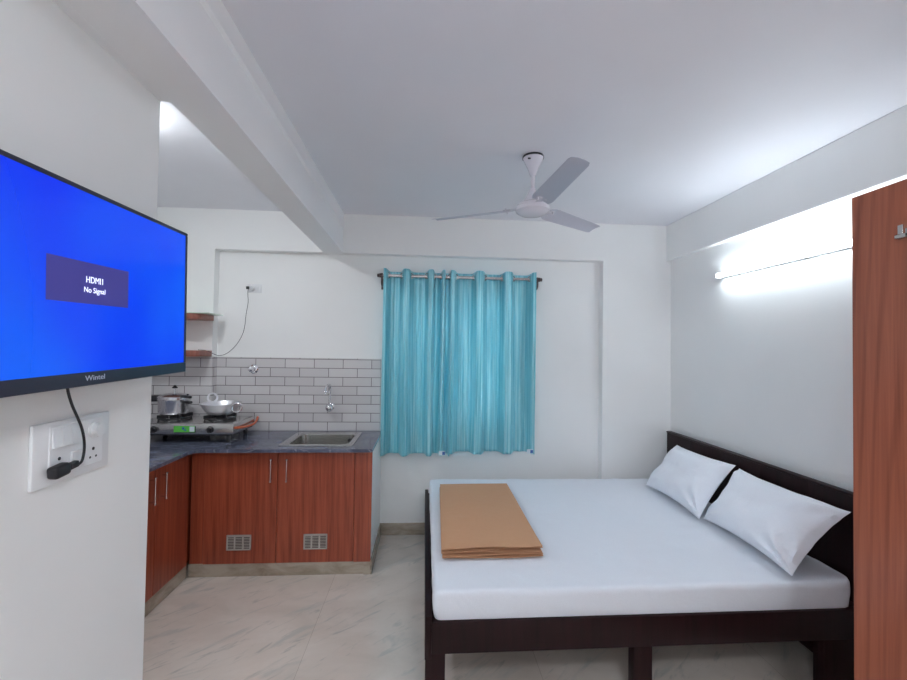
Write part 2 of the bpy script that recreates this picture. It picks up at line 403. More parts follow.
ct = thing('base_cabinet', 'reddish brown cabinet left of the corner, partly hidden by the television wall', 'kitchen cabinet', (-1.9, 2.6, 0))
bm = nb(); bx(bm, XK+.012, XC-.02, 1.4, YF-.02, .088, .862); obj('carcass', bm, M_CAB, ct, smooth=False)
bm = nb(); bx(bm, XK+.012, XC-.004, 1.4, YC+.003, 0, .088, .001, 1); o = obj('plinth', bm, M_SKIRT, ct, smooth=False); o['label'] = 'beige marble plinth'
for (y0, y1, hy) in ((2.607, 2.955, 2.658), (2.25, 2.603, 2.552), (1.86, 2.246, 1.92), (1.44, 1.856, 1.80)):
    bm = nb(); bx(bm, XC-.018, XC, y0, y1, .089, .863, .0015, 1); d = obj('door', bm, M_CAB, ct)
    handle(d, (XC, hy, .657, .804), (1, 0, 0))

# granite counter, one L shape, with an opening for the sink
SX0, SX1, SY0, SY1 = -1.030, -.505, 3.005, 3.465
bm = nb(); t = bmesh.new()
fx, fy = -1.555, 2.905
loops = [[(XK+.012, 1.4), (fx, 1.4), (fx, fy-.05), (fx+.015, fy-.015), (fx+.05, fy), (-.352, fy+.004), (-.352, YR-.014), (CL+.005, YR-.014), (CL+.005, YF-.01), (XK+.012, YF-.01)],
         [(SX0+.02, SY0+.02), (SX1-.02, SY0+.02), (SX1-.02, SY1-.02), (SX0+.02, SY1-.02)]]
es = []
for lp in loops:
    vs = [t.verts.new((x, y, .8665)) for x, y in lp]
    es += [t.edges.new((vs[i], vs[(i+1) % len(vs)])) for i in range(len(vs))]
r = bmesh.ops.triangle_fill(t, use_beauty=True, edges=es)
fs = list(t.faces); ext = bmesh.ops.extrude_face_region(t, geom=fs)
bmesh.ops.translate(t, verts=[v for v in ext['geom'] if isinstance(v, bmesh.types.BMVert)], vec=(0, 0, .0225))
join(bm, t)
tag(obj('counter', bm, M_GRAN, smooth=False), 'blue-grey granite L-shaped counter over the reddish brown cabinets', 'countertop')

# sink
s = thing('kitchen_sink', 'rectangular stainless steel sink set into the counter below the tap', 'sink', (-.757, 3.23, .885))
bm = nb(); t = bmesh.new()
def rrect(x0, x1, y0, y1, r, z, n=6):
    out = []
    for cx, cy, a0 in ((x1-r, y1-r, 0), (x0+r, y1-r, PI/2), (x0+r, y0+r, PI), (x1-r, y0+r, 1.5*PI)):
        for i in range(n+1): a = a0+PI/2*i/n; out.append((cx+r*math.cos(a), cy+r*math.sin(a), z))
    return out
ox, oy = SX0+.075, SY0+.05
rings = [rrect(SX0, SX1, SY0, SY1, .012, .8895), rrect(SX0, SX1, SY0, SY1, .012, .8935), rrect(SX0+.004, SX1-.004, SY0+.004, SY1-.004, .012, .8955),
         rrect(SX0+.050, SX1-.036, SY0+.030, SY1-.062, .06, .8945), rrect(SX0+.056, SX1-.042, SY0+.036, SY1-.068, .06, .888),
         rrect(SX0+.064, SX1-.050, SY0+.044, SY1-.076, .07, .77), rrect(SX0+.085, SX1-.070, SY0+.066, SY1-.10, .06, .752), rrect(SX0+.19, SX1-.18, SY0+.13, SY1-.19, .03, .747)]
rv = [[t.verts.new(p) for p in R_] for R_ in rings]
for A, B_ in zip(rv, rv[1:]):
    n = len(A)
    for i in range(n): t.faces.new((A[i], A[(i+1) % n], B_[(i+1) % n], B_[i]))
t.faces.new(rv[-1]); join(bm, t); obj('basin', bm, M_SINK, s)
bm = nb(); lathe(bm, [(.038, 0), (.04, .004), (.03, .006), (.025, .003)], (-.757, 3.20, .7475), 28); obj('drain', bm, M_CHROME, s)
bm = nb(); lathe(bm, [(.012, -.004), (.012, 0), (.004, .002)], (-.60, 3.387, .845), 16, 'Y'); obj('overflow', bm, M_BLACK, s)

# wall tap
tp = thing('wall_tap', 'chrome swan neck tap on the tiled wall above the sink', 'tap', (-.785, YR-.012, 1.08))
bm = nb(); lathe(bm, [(.030, 0), (.030, .006), (.022, .012)], (-.785, YR-.0125, 1.092), 28, 'Y', M=Matrix.Translation((0, 0, 0)) )
bmesh.ops.transform(bm, matrix=Matrix.Translation((0, 2*(YR-.0125), 0)) @ Matrix.Diagonal((1, -1, 1, 1)), verts=bm.verts)
tube(bm, [(-.785, YR-.015, 1.092), (-.785, YR-.09, 1.092)], .017, 20); lathe(bm, [(.0, -.034), (.018, -.029), (.030, -.012), (.033, .002), (.026, .020), (.012, .032)], (-.785, YR-.082, 1.092), 28); obj('body', bm, M_CHROME, tp)
bm = nb(); tube(bm, [(-.785, YR-.082, 1.11), (-.781, YR-.082, 1.20), (-.779, YR-.085, 1.27), (-.779, YR-.12, 1.292), (-.787, YR-.20, 1.280), (-.787, YR-.235, 1.245), (-.787, YR-.237, 1.225)], .0085, 14, smooth=3); obj('spout', bm, M_CHROME, tp)
bm = nb(); tube(bm, [(-.785, YR-.082, 1.222), (-.818, YR-.090, 1.226)], .005, 12); lathe(bm, [(.014, -.01), (.014, .01)], (-.785, YR-.082, 1.222), 18); obj('lever', bm, M_CHROME, tp)
av = thing('angle_valve', 'round chrome valve on the tiles above the wok', 'valve', (-1.429, YR-.012, 1.40))
def flipY(bm, y): bmesh.ops.transform(bm, matrix=Matrix.Translation((0, 2*y, 0)) @ Matrix.Diagonal((1, -1, 1, 1)), verts=bm.verts)
bm = nb(); lathe(bm, [(.038, 0), (.038, .005), (.026, .014), (.018, .016)], (-1.429, YR-.0125, 1.402), 32, 'Y'); flipY(bm, YR-.0125); obj('flange', bm, M_CHROME, av)
bm = nb(); lathe(bm, [(.016, .012), (.016, .045), (.022, .048), (.022, .06), (.01, .064)], (-1.429, YR-.0125, 1.402), 24, 'Y'); flipY(bm, YR-.0125); obj('body', bm, M_CHROME, av)
bm = nb(); bx(bm, -1.448, -1.41, YR-.083, YR-.076, 1.396, 1.408, .003, 2); o = obj('knob', bm, M_CHROME, av)

# ------------------------------------------------------------------ gas stove
SXL, SXR, SYF, SYB = -2.09, -1.375, 3.09, 3.455
st = thing('gas_stove', 'two-burner stainless steel gas stove with green front sticker on the counter', 'stove', (-1.73, 3.27, .889))
bm = nb(); bx(bm, SXL, SXR, SYF, SYB, .952, 1.026, .006, 2); 
bx(bm, SXL+.012, SXR-.012, SYF+.02, SYB-.012, 1.026, 1.030, .002, 1)
obj('body', bm, M_STEEL, st)
bm = nb(); bx(bm, SXL+.01, SXR-.01, SYF+.006, SYB-.01, .944, .952); obj('underside', bm, M_BLACK, st)
for x in (SXL+.05, SXR-.05):
    for y in (SYF+.04, SYB-.04):
        bm = nb(); lathe(bm, [(.013, 0), (.017, .004), (.015, .052), (.012, .0555)], (x, y, .8895), 18); obj('foot', bm, M_BLACK, st)
for x, y in ((-1.893, 3.285), (-1.56, 3.285)):
    bm = nb(); lathe(bm, [(.085, 0), (.088, .004), (.06, .006)], (x, y, 1.0305), 36); o = obj('drip_tray', bm, M_CHROME, st)
    bm = nb(); lathe(bm, [(.030, 0), (.036, .006), (.036, .018), (.028, .022), (.0, .023)], (x, y, 1.0365), 28); obj('burner', bm, M_IRON, st)
    bm = nb()
    tube(bm, [(x+.105*math.cos(2*PI*i/28), y+.105*math.sin(2*PI*i/28), 1.043) for i in range(28)], .0062, 8, cyc=True)
    for i in range(4):
        a = PI/4+i*PI/2; c_, s_ = math.cos(a), math.sin(a)
        M = Matrix.Translation((x, y, 0)) @ Matrix.Rotation(a, 4, 'Z')
        bx(bm, .045, .118, -.004, .004, 1.043, 1.070, .0015, 1, M); bx(bm, .104, .112, -.004, .004, 1.0305, 1.05, 0, 1, M)
    obj('pan_support', bm, M_IRON, st)
for x in (-1.925, -1.535):
    bm = nb(); lathe(bm, [(.024, 0), (.024, .004), (.019, .008), (.017, .024), (.0, .026)], (x, SYF, .988), 28, 'Y'); bx(bm, x-.005, x+.005, SYF, SYF+.034, .970, 1.006, .002, 1); flipY(bm, SYF); obj('knob', bm, M_BLACK, st)
bm = nb(); bx(bm, -1.788, -1.638, SYF-.0012, SYF+.001, .969, 1.013); stk = obj('sticker', bm, M_GREEN, st, smooth=False); stk['label'] = 'green rating sticker'
bm = nb(); bx(bm, -1.679, -1.645, SYF-.002, SYF-.001, .973, 1.009); obj('sticker_panel', bm, M_PALEL, stk, smooth=False)
bm = nb(); bx(bm, -1.730, -1.715, SYF-.002, SYF-.001, .987, 1.004); lathe(bm, [(.006, 0), (.006, .0008)], (-1.708, SYF-.002, .984), 14, 'Y'); obj('sticker_mark', bm, M_BLUEL, stk, smooth=False)
bm = nb(); bx(bm, -1.642, -1.637, SYF-.002, SYF-.001, .969, 1.013); bx(bm, -1.788, -1.637, SYF-.002, SYF-.001, .966, .969); obj('sticker_edge', bm, M_BLACK, stk, smooth=False)
bm = nb(); tube(bm, [(-1.372, 3.11, .998), (-1.362, 3.11, .996), (-1.352, 3.16, .990), (-1.345, 3.28, .978), (-1.350, 3.40, .975), (-1.372, 3.50, .985), (-1.388, 3.556, 1.0)], .009, 12, smooth=3)
tag(obj('gas_hose', bm, M_ORANGE), 'orange rubber gas hose running from the stove to the tiled wall', 'hose')

# pressure cooker
cx, cy = -1.902, 3.285; z0 = 1.0705
pc = thing('pressure_cooker', 'shiny steel pressure cooker on the left burner, black handles', 'pressure cooker', (cx, cy, z0))
bm = nb(); lathe(bm, [(.0, 0), (.085, 0), (.098, .006), (.103, .018), (.104, .100), (.108, .106), (.108, .112), (.100, .114), (.097, .02), (.0, .008)], (cx, cy, z0), 48); obj('pot', bm, M_POT, pc)
bm = nb(); lathe(bm, [(.110, .111), (.113, .115), (.112, .130), (.103, .139), (.066, .152), (.0, .158)], (cx, cy, z0), 48); lid = obj('lid', bm, M_POT, pc)
bm = nb(); lathe(bm, [(.007, .156), (.007, .196)], (cx, cy, z0), 14); obj('vent_pipe', bm, M_POT, lid)
bm = nb(); lathe(bm, [(.009, .192), (.019, .195), (.019, .201), (.010, .208), (.010, .214), (.004, .218)], (cx, cy, z0), 20); obj('weight', bm, M_BLACK, lid)
def bar(bm, p, q, wd, ht, ex=.0, bev=.006):
    p, q = Vector(p), Vector(q); d = q-p; L_ = d.length; a = math.atan2(d.y, d.x)
    M = Matrix.Translation(p) @ Matrix.Rotation(a, 4, 'Z')
    bx(bm, 0, L_, -wd/2, wd/2, -ht/2, ht/2, bev, 3, M)
an = -.55
bm = nb(); bar(bm, (cx+.100*math.cos(an), cy+.100*math.sin(an), z0+.100), (cx+.215*math.cos(an), cy+.215*math.sin(an), z0+.100), .030, .020, bev=.008); obj('long_handle', bm, M_BLACK, pc)
bm = nb(); bar(bm, (cx+.08*math.cos(an), cy+.08*math.sin(an), z0+.138), (cx+.205*math.cos(an), cy+.205*math.sin(an), z0+.126), .028, .020, bev=.008)
bx(bm, cx+.17*math.cos(an)-.006, cx+.17*math.cos(an)+.006, cy+.17*math.sin(an)-.006, cy+.17*math.sin(an)+.006, z0+.15, z0+.162, .002, 1); obj('lid_handle', bm, M_BLACK, lid)
an2 = PI+.15
bm = nb(); bar(bm, (cx+.102*math.cos(an2), cy+.102*math.sin(an2), z0+.118), (cx+.168*math.cos(an2), cy+.168*math.sin(an2), z0+.118), .07, .045, bev=.01); obj('side_handle', bm, M_BLACK, pc)

# kadai (round wok with ring handles)
cx, cy = -1.556, 3.285; z0 = 1.0705
kd = thing('wok', 'shiny aluminium wok with two ring handles on the right burner', 'wok', (cx, cy, z0))
bm = nb(); lathe(bm, [(.0, 0), (.075, 0), (.092, .008), (.118, .040), (.140, .076), (.146, .082), (.146, .085), (.137, .083), (.112, .040), (.085, .012), (.0, .004)], (cx, cy, z0), 56); obj('bowl', bm, M_ALU, kd)
def ring(c, R, r, nrm, name, par, m):
    nrm = Vector(nrm).normalized(); s_ = nrm.orthogonal().normalized(); q = nrm.cross(s_); bm = nb()
    tube(bm, [Vector(c)+(s_*math.cos(2*PI*i/28)+q*math.sin(2*PI*i/28))*R for i in range(28)], r, 8, cyc=True)
    return obj(name, bm, m, par)
a = 2.45; p = (cx+.146*math.cos(a), cy+.146*math.sin(a), z0+.112)
ring(p, .033, .0075, (.25, -1, .1), 'ring_handle', kd, M_ALU)
a = -.42; p = (cx+.158*math.cos(a), cy+.158*math.sin(a), z0+.058)
ring(p, .034, .0058, (.45, -1, .2), 'ring_handle', kd, M_CHROME)

# ------------------------------------------------------------------ corner shelves
def shelf(x1, z, ht, label):
    s_ = thing('wall_shelf', label, 'shelf', (-1.95, 3.36, z), 'kitchen corner shelves')
    bm = nb(); poly = [(XK, YF), (XK, 3.245), (x1-.06, 3.245)]
    for i in range(1, 7): a = -PI/2+PI/2*i/6; poly.append((x1-.06+.06*math.cos(a), 3.305+.06*math.sin(a)))
    poly.append((x1, YF)); prism(bm, [(x, y-.0005) for x, y in poly], z, z+ht, .002); obj('board', bm, M_SHELF, s_); return s_
s1 = shelf(-1.730, 1.797, .042, 'upper wooden kitchen corner shelf with a pale top panel')
bm = nb(); bx(bm, XK+.001, -1.655, 3.240, YF-.001, 1.8395, 1.8475, .002, 1); o = obj('top_panel', bm, M_SHELFTOP, s1); o['label'] = 'thin pale top panel'
s2 = shelf(-1.738, 1.508, .046, 'lower wooden kitchen corner shelf just above the tiles')

# kitchen socket and its cord
sk = thing('wall_socket', 'small white wall socket high on the kitchen wall with a thin cord plugged in', 'socket', (-1.44, YR, 2.045))
bm = nb(); bx(bm, -1.50, -1.385, YR-.010, YR, 2.045, 2.118, .003, 2); obj('plate', bm, M_WHITEP, sk)
bm = nb(); bx(bm, -1.425, -1.40, YR-.015, YR-.010, 2.065, 2.098, .002, 1); obj('switch', bm, M_WHITEP, sk)
bm = nb(); lathe(bm, [(.024, 0), (.024, .02), (.018, .034), (.0, .036)], (-1.462, YR-.010, 2.085), 24, 'Y'); flipY(bm, YR-.010); o = obj('adapter', bm, M_WHITEP, sk)
cdt = thing('power_cord', 'thin dark cord hanging from the high kitchen socket down to the lower shelf', 'cord', (-1.6, 3.5, 1.5))
bm = nb(); tube(bm, [(-1.475, 3.52, 2.075), (-1.478, 3.515, 2.03), (-1.468, 3.512, 1.96), (-1.485, 3.51, 1.86), (-1.49, 3.505, 1.74), (-1.515, 3.50, 1.66), (-1.56, 3.495, 1.585), (-1.62, 3.48, 1.525), (-1.675, 3.47, 1.51), (-1.715, 3.45, 1.53), (-1.745, 3.42, 1.556), (-1.80, 3.40, 1.5585)], .0022, 8, smooth=3); obj('wire', bm, M_BLACK, cdt)
bm = nb(); bx(bm, -1.492, -1.467, YR-.060, YR-.046, 2.068, 2.092, .004, 2); obj('plug', bm, M_BLACK, cdt)

# ------------------------------------------------------------------ television
ty0, ty1, tz0, tz1 = .640, 1.372, 1.512, 1.957
TVM = Matrix.Translation((-.768, ty1, 0)) @ Matrix.Rotation(math.radians(.9), 4, 'Z') @ Matrix.Translation((.768, -ty1, 0)) @ Matrix.Translation((0, ty1, tz1)) @ Matrix.Rotation(math.radians(1.35), 4, 'X') @ Matrix.Translation((0, -ty1, -tz1))
tv = thing('television', 'wall mounted flat television showing a blue no-signal screen', 'television', (-.81, 1.0, tz0))
XS = -.768
def tbox(x0, x1, y0, y1, z0, z1, bev=0):
    b = nb(); bx(b, x0, x1, y0, y1, z0, z1, bev, 2, TVM); return b
obj('screen', tbox(XS-.004, XS-.0015, ty0+.008, ty1-.010, tz0+.030, tz1-.009), M_SCREEN, tv, smooth=False)
b = nb()
for a_ in ((ty0, ty1, tz0, tz0+.031), (ty0, ty1, tz1-.010, tz1), (ty0, ty0+.010, tz0+.03, tz1-.009), (ty1-.011, ty1, tz0+.03, tz1-.009)):
    bx(b, XS-.012, XS, a_[0], a_[1], a_[2], a_[3], .0015, 1, TVM)
obj('bezel', b, M_TVB, tv)
obj('back_cover', tbox(XS-.032, XS-.0121, ty0+.001, ty1-.001, tz0+.001, tz1-.001, .004), M_TVB, tv)
b = tbox(XS-.058, XS-.030, ty0+.12, ty1-.12, tz0+.06, tz1-.1, .01); obj('back_housing', b, M_TVB, tv)
b = nb(); bx(b, XW+.0005, XW+.012, .90, 1.12, 1.62, 1.86, .002, 1); bx(b, XW+.01, XS-.030, .97, 1.05, 1.70, 1.80, .002, 1); obj('wall_bracket', b, M_BLACK, tv)
oc = .988
o = obj('dialog_box', tbox(XS-.0016, XS-.0010, oc-.117, oc+.117, 1.698, 1.791), M_OSD, tv, smooth=False); o['label'] = 'dark on-screen message box'
def onscreen(y, z): # text matrix: text x runs towards +Y, up is +Z, normal +X
    return TVM @ Matrix(((0, 0, 1, XS-.0007), (1, 0, 0, y), (0, 1, 0, z), (0, 0, 0, 1)))
text('message_text', 'HDMI1', .021, onscreen(oc+.008, 1.752), M_OSDT, o, .0002, .85)
text('message_text', 'No Signal', .0175, onscreen(oc+.008, 1.729), M_OSDT, o, .0002, .95)
text('brand_lettering', 'Wintel', .017, TVM @ Matrix(((0, 0, 1, XS+.0003), (1, 0, 0, oc+.012), (0, 1, 0, tz0+.0165), (0, 0, 0, 1))), M_LOGO, tv, .0003, 1.25)

# switch plate with sockets and the TV plug
sp = thing('switch_plate', 'wide white switch and socket plate on the wall below the television', 'switch plate', (XW, 1.085, 1.267))
py0, py1 = .976, 1.198
bm = nb(); bx(bm, XW, XW+.010, py0, py1, 1.266, 1.414, .004, 2); obj('plate', bm, M_WHITEP, sp)
bm = nb(); bx(bm, XW+.009, XW+.0125, 1.014, 1.172, 1.284, 1.404, .0015, 1); obj('module_frame', bm, M_WHITEP, sp)
XP = XW+.0125
for k in range(3):
    bm = nb(); t0 = 1.020+k*.026
    t = bmesh.new(); vs = [(XP, t0, 1.352), (XP, t0+.0245, 1.352), (XP, t0+.0245, 1.398), (XP, t0, 1.398), (XP+.0065, t0, 1.353), (XP+.0065, t0+.0245, 1.353), (XP+.001, t0+.0245, 1.397), (XP+.001, t0, 1.397)]
    vs = [t.verts.new(v) for v in vs]
    for f in ((0, 1, 2, 3), (4, 5, 6, 7), (0, 1, 5, 4), (1, 2, 6, 5), (2, 3, 7, 6), (3, 0, 4, 7)): t.faces.new([vs[i] for i in f])
    join(bm, t); obj('switch', bm, M_WHITEP, sp)
bm = nb(); bx(bm, XP, XP+.006, 1.070, 1.108, 1.296, 1.333, .002, 1); obj('switch', bm, M_WHITEP, sp)
bm = nb(); lathe(bm, [(.020, 0), (.020, .004), (.0165, .006), (.0155, .018), (.0, .019)], (XP, 1.141, 1.374), 32, 'X'); obj('regulator_knob', bm, M_WHITEP, sp)
def holes(y, z, parent):
    for dy, dz, r_ in ((0, .013, .0042), (-.0095, -.008, .003), (.0095, -.008, .003)):
        bm = nb(); lathe(bm, [(r_, 0), (r_, .0006)], (XP, y+dy, z+dz), 16, 'X'); obj('pin_hole', bm, M_BLACK, parent)
for y in (1.041, 1.141):
    bm = nb(); bx(bm, XP-.0005, XP+.0001, y-.024, y+.024, 1.288, 1.338, .0, 1); f = obj('socket', bm, M_WHITEP, sp, smooth=False); holes(y, 1.3115, f)
tc_ = thing('television_cable', 'black cable hanging from the television to its plug in the switch plate', 'cable', (-.84, 1.05, 1.29))
bm = nb(); tube(bm, [(-.842, 1.028, 1.56), (-.844, 1.033, 1.50), (-.846, 1.050, 1.455), (-.846, 1.070, 1.418), (-.844, 1.084, 1.385), (-.842, 1.090, 1.345), (-.842, 1.086, 1.312), (-.842, 1.078, 1.302), (-.843, 1.060, 1.300)], .0030, 10, smooth=3); obj('wire', bm, M_BLACK, tc_)
bm = nb()
M = Matrix.Translation((-.844, 1.038, 1.302)) @ Matrix.Rotation(.12, 4, 'X')
bx(bm, -.0155, .010, -.034, .008, -.0145, .0145, .007, 3, M); bx(bm, -.007, .007, .005, .033, -.008, .008, .003, 2, M); obj('plug', bm, M_BLACK, tc_)

# ------------------------------------------------------------------ curtains
def curtain(x0, x1, ridges, label, name_loc, tagx, bottom=.715):
    c = thing('curtain', label, 'curtain', ((x0+x1)/2, 3.46, bottom), None)
    def depth(x, z):
        # ridges point to the room, valleys to the wall
        k = (2.25-z)/1.55
        for a, b in zip(ridges, ridges[1:]):
            if a <= x <= b:
                t = (x-a)/(b-a); s_ = math.sin(PI*t); q_ = min(1, max(0, (s_-.30)/.52)); return 3.410 + .092*(q_*q_*(3-2*q_)*.85+.15*s_)*(1-.15*k)
        return 3.412+.01
    bm = nb(); nx, nz = 220, 56; G = []
    for j in range(nz+1):
        row = []; v = j/nz; z = 2.258-(2.258-bottom)*v
        for i in range(nx+1):
            u = i/nx; x = x0+(x1-x0)*u
            d = depth(x, z) + (.0045*math.sin(x*2*PI/.075+1.4*math.sin(z*.8+x*4))+.0012*math.sin(x*2*PI/.031+z*.5))*min(1, .35+v*3)*(1 if .01 < u < .99 else 0)
            wob = .006*noise.noise(Vector((x*9, z*2.2, 3.1)))*(.3+v) + .010*noise.noise(Vector((x*22, z*.9, 8.7)))*v
            dz = .014*math.sin((d-3.412)*20)*( -1 if j == 0 else .6) if j in (0, nz) else 0
            sx = .006*math.sin(z*3.1+x*7)*v*min(1, u*8)*min(1, (1-u)*8)+(.006 if x1 < .3 else -.006)*u*(1 if x1 < .3 else 0)
            row.append(bm.verts.new((x+sx, d+wob, z+(dz if j == 0 else dz*.8))))
        G.append(row)
    for j in range(nz):
        for i in range(nx): bm.faces.new((G[j][i], G[j][i+1], G[j+1][i+1], G[j+1][i]))
    f = obj('fabric', bm, M_SATIN, c)
    sm = f.modifiers.new('thickness', 'SOLIDIFY'); sm.thickness = .0012
    for a, b in zip(ridges, ridges[1:]):
        for e in (a+.19*(b-a), b-.19*(b-a)):
            R_ = .022; bm = nb()
            ang = .9 if e < (a+b)/2 else -.9
            nrm = Vector((math.cos(ang), -math.sin(ang)*.9, 0)); s_ = Vector((0, 0, 1)); q = nrm.cross(s_).normalized()
            tube(bm, [Vector((e, 3.452, 2.206))+(s_*math.cos(2*PI*i/22)+q*math.sin(2*PI*i/22))*R_ for i in range(22)], .0042, 8, cyc=True)
            obj('grommet', bm, M_RODM, c)
    bm = nb(); bx(bm, tagx-.034, tagx+.018, 3.409, 3.412, bottom+.006, bottom+.042, .0005, 1); tg = obj('care_tag', bm, M_PALEL, c); tg['label'] = 'small white and blue tag at the hem'
    bm = nb(); bx(bm, tagx-.006, tagx+.016, 3.4075, 3.409, bottom+.011, bottom+.036); obj('tag_print', bm, M_BLUEL, tg, smooth=False)
    return c
curtain(-.350, .212, [-.350, -.165, .047, .148, .212], 'left teal satin curtain panel, next to the kitchen counter', 0, .165, .708)
curtain(.2125, .935, [.2125, .455, .70, .935], 'right teal satin curtain panel, the wider one with daylight glowing through', 0, .905, .722)
cr = thing('curtain_rod', 'metal curtain rod with dark end brackets above the teal curtains', 'curtain rod', (.3, 3.46, 2.18))
bm = nb(); tube(bm, [(-.375, 3.46, 2.204), (.965, 3.46, 2.204)], .0125, 18); obj('rod', bm, M_RODM, cr)
for x, sg in ((-.385, -1), (.975, 1)):
    bm = nb(); lathe(bm, [(.014, -.012), (.018, -.010), (.018, .004), (.012, .008), (.017, .014), (.012, .022), (.0, .025)], (x, 3.46, 2.204), 20, 'X')
    if sg < 0: bmesh.ops.transform(bm, matrix=Matrix.Translation((2*x, 0, 0)) @ Matrix.Diagonal((-1, 1, 1, 1)), verts=bm.verts)
    obj('finial', bm, M_BRASS, cr)
    bm = nb(); xb = x-sg*.018
    tube(bm, [(xb, 3.46, 2.188), (xb, 3.462, 2.145), (xb, 3.49, 2.125), (xb, 3.53, 2.13), (xb, YR-.004, 2.145)], .010, 12, smooth=2)
    bx(bm, xb-.016, xb+.016, YR-.006, YR, 2.10, 2.19, .003, 1); lathe(bm, [(.020, -.007), (.020, .007)], (xb, 3.46, 2.204), 20, 'X'); obj('bracket', bm, M_BRASS, cr)

# ------------------------------------------------------------------ ceiling fan
fx_, fy_ = .610, 2.325
fan = thing('ceiling_fan', 'white three-bladed ceiling fan hanging over the bed', 'ceiling fan', (fx_, fy_, 2.37))
bm = nb(); lathe(bm, [(.0, 2.610), (.015, 2.608), (.020, 2.618), (.028, 2.645), (.052, 2.695), (.059, 2.712), (.0, 2.712)], (fx_, fy_, 0), 40); cn = obj('canopy', bm, M_FANW, fan)
bm = nb(); lathe(bm, [(.062, 2.7118), (.062, 2.7218)], (fx_, fy_, 0), 40); obj('canopy_gap_shade', bm, M_BLACK, cn)  # black ring stands in for the shaded gap between canopy and ceiling
bm = nb(); bx(bm, fx_-.042, fx_-.026, fy_-.046, fy_-.040, 2.688, 2.696, .001, 1); obj('brand_badge', bm, M_BLACK, cn)
bm = nb(); tube(bm, [(fx_, fy_, 2.47), (fx_, fy_, 2.62)], .0105, 16); obj('down_rod', bm, M_FANW, fan)
bm = nb(); lathe(bm, [(.0, 2.452), (.052, 2.452), (.050, 2.462), (.034, 2.495), (.018, 2.532), (.012, 2.534)], (fx_, fy_, 0), 36); obj('lower_canopy', bm, M_FANW, fan)
bm = nb(); lathe(bm, [(.0, 2.378), (.040, 2.379), (.070, 2.385), (.087, 2.395), (.091, 2.400), (.097, 2.402), (.099, 2.410), (.099, 2.422), (.093, 2.426), (.088, 2.438), (.065, 2.450), (.0, 2.453)], (fx_, fy_, 0), 56); obj('motor', bm, M_FANW, fan)
for k in range(3):
    a = math.radians(-86+120*k)
    M = Matrix.Translation((fx_, fy_, 2.417)) @ Matrix.Rotation(a, 4, 'Z')
    bm = nb(); t = bmesh.new(); n = 22; mth = 8; T_ = []
    for i in range(n+1):
        s_ = i/n; x = .125+(.625-.125)*s_; wd = .120-.022*s_
        if s_ > .95: wd *= math.sqrt(max(0.02, 1-((s_-.95)/.05)**2*.25))
        if s_ < .06: wd *= .75+.25*s_/.06
        pt = math.radians(16-3*s_); row = []
        for j in range(mth+1):
            q = j/mth-.5; y = q*wd*math.cos(pt); zz = -q*wd*math.sin(pt)+.006*(1-4*q*q)*1.0
            row.append(t.verts.new((x, y, zz)))
        T_.append(row)
    for i in range(n):
        for j in range(mth): t.faces.new((T_[i][j], T_[i+1][j], T_[i+1][j+1], T_[i][j+1]))
    ext = bmesh.ops.extrude_face_region(t, geom=list(t.faces)); bmesh.ops.translate(t, verts=[v for v in ext['geom'] if isinstance(v, bmesh.types.BMVert)], vec=(0, 0, .0022))
    join(bm, t, M); bl = obj('blade', bm, M_FANB, fan)
    bm = nb(); bx(bm, .085, .17, -.018, .018, .005, .009, .001, 1, M); bx(bm, .13, .17, -.032, .032, .0055, .0095, .001, 1, M @ Matrix.Rotation(-math.radians(10), 4, 'X'))
    for yy in (-.022, .022): lathe(bm, [(.005, -.004), (.005, .013)], (.155, yy, 0), 10, M=M)
    obj('blade_bracket', bm, M_FANW, bl)

# ------------------------------------------------------------------ lights with fittings
def tube_light(name, label, x, y0, y1, z, sg, me):
    l = thing(name, label, 'tube light', (x, (y0+y1)/2, z-.02))
    bm = nb(); bx(bm, min(x, x-sg*.030), max(x, x-sg*.030), y0+.02, y1-.02, z-.015, z+.015, .003, 1); obj('batten', bm, M_WHITEP, l)
    for y in (y0, y1):
        bm = nb(); bx(bm, min(x-sg*.004, x-sg*.068), max(x-sg*.004, x-sg*.068), y-.010+(.010 if y == y0 else -.010), y+.010+(.010 if y == y0 else -.010), z-.019, z+.019, .005, 2); obj('end_cap', bm, M_WHITEP, l)
    bm = nb(); tube(bm, [(x-sg*.049, y0+.021, z), (x-sg*.049, y1-.021, z)], .0135, 16); o = obj('tube', bm, me, l); o['label'] = 'glowing white tube'
tube_light('tube_light', 'glowing white tube light on the right wall above the bed', XR, 1.65, 2.86, 2.163, 1, M_TUBE)
tube_light('tube_light', 'added fill tube light on the left wall, unseen behind the camera', XW, -1.55, -.35, 2.25, -1, M_TUBE_FILL)  # unseen tube, added to brighten the room
l = thing('ceiling_light', 'round white kitchen ceiling light hidden behind the television wall', 'ceiling light', (-1.47, 2.0, 2.68))
bm = nb(); lathe(bm, [(.095, 2.706), (.10, 2.7215)], (-1.47, 2.0, 0), 36); obj('base', bm, M_WHITEP, l)
bm = nb(); lathe(bm, [(.0, 2.662), (.05, 2.668), (.082, 2.685), (.09, 2.7055)], (-1.47, 2.0, 0), 36); obj('diffuser', bm, M_KLIGHT, l)

l = thing('ceiling_light', 'round white fill light added to the ceiling, unseen behind the camera', 'ceiling light', (.45, -.60, 2.68))  # unseen fitting, added as overhead fill for the room
bm = nb(); lathe(bm, [(.165, 2.700), (.17, 2.7215)], (.45, -.60, 0), 36); obj('base', bm, M_WHITEP, l)
bm = nb(); lathe(bm, [(.0, 2.690), (.155, 2.692), (.158, 2.6995)], (.45, -.60, 0), 36); obj('diffuser', bm, M_ROOM_FILL, l)

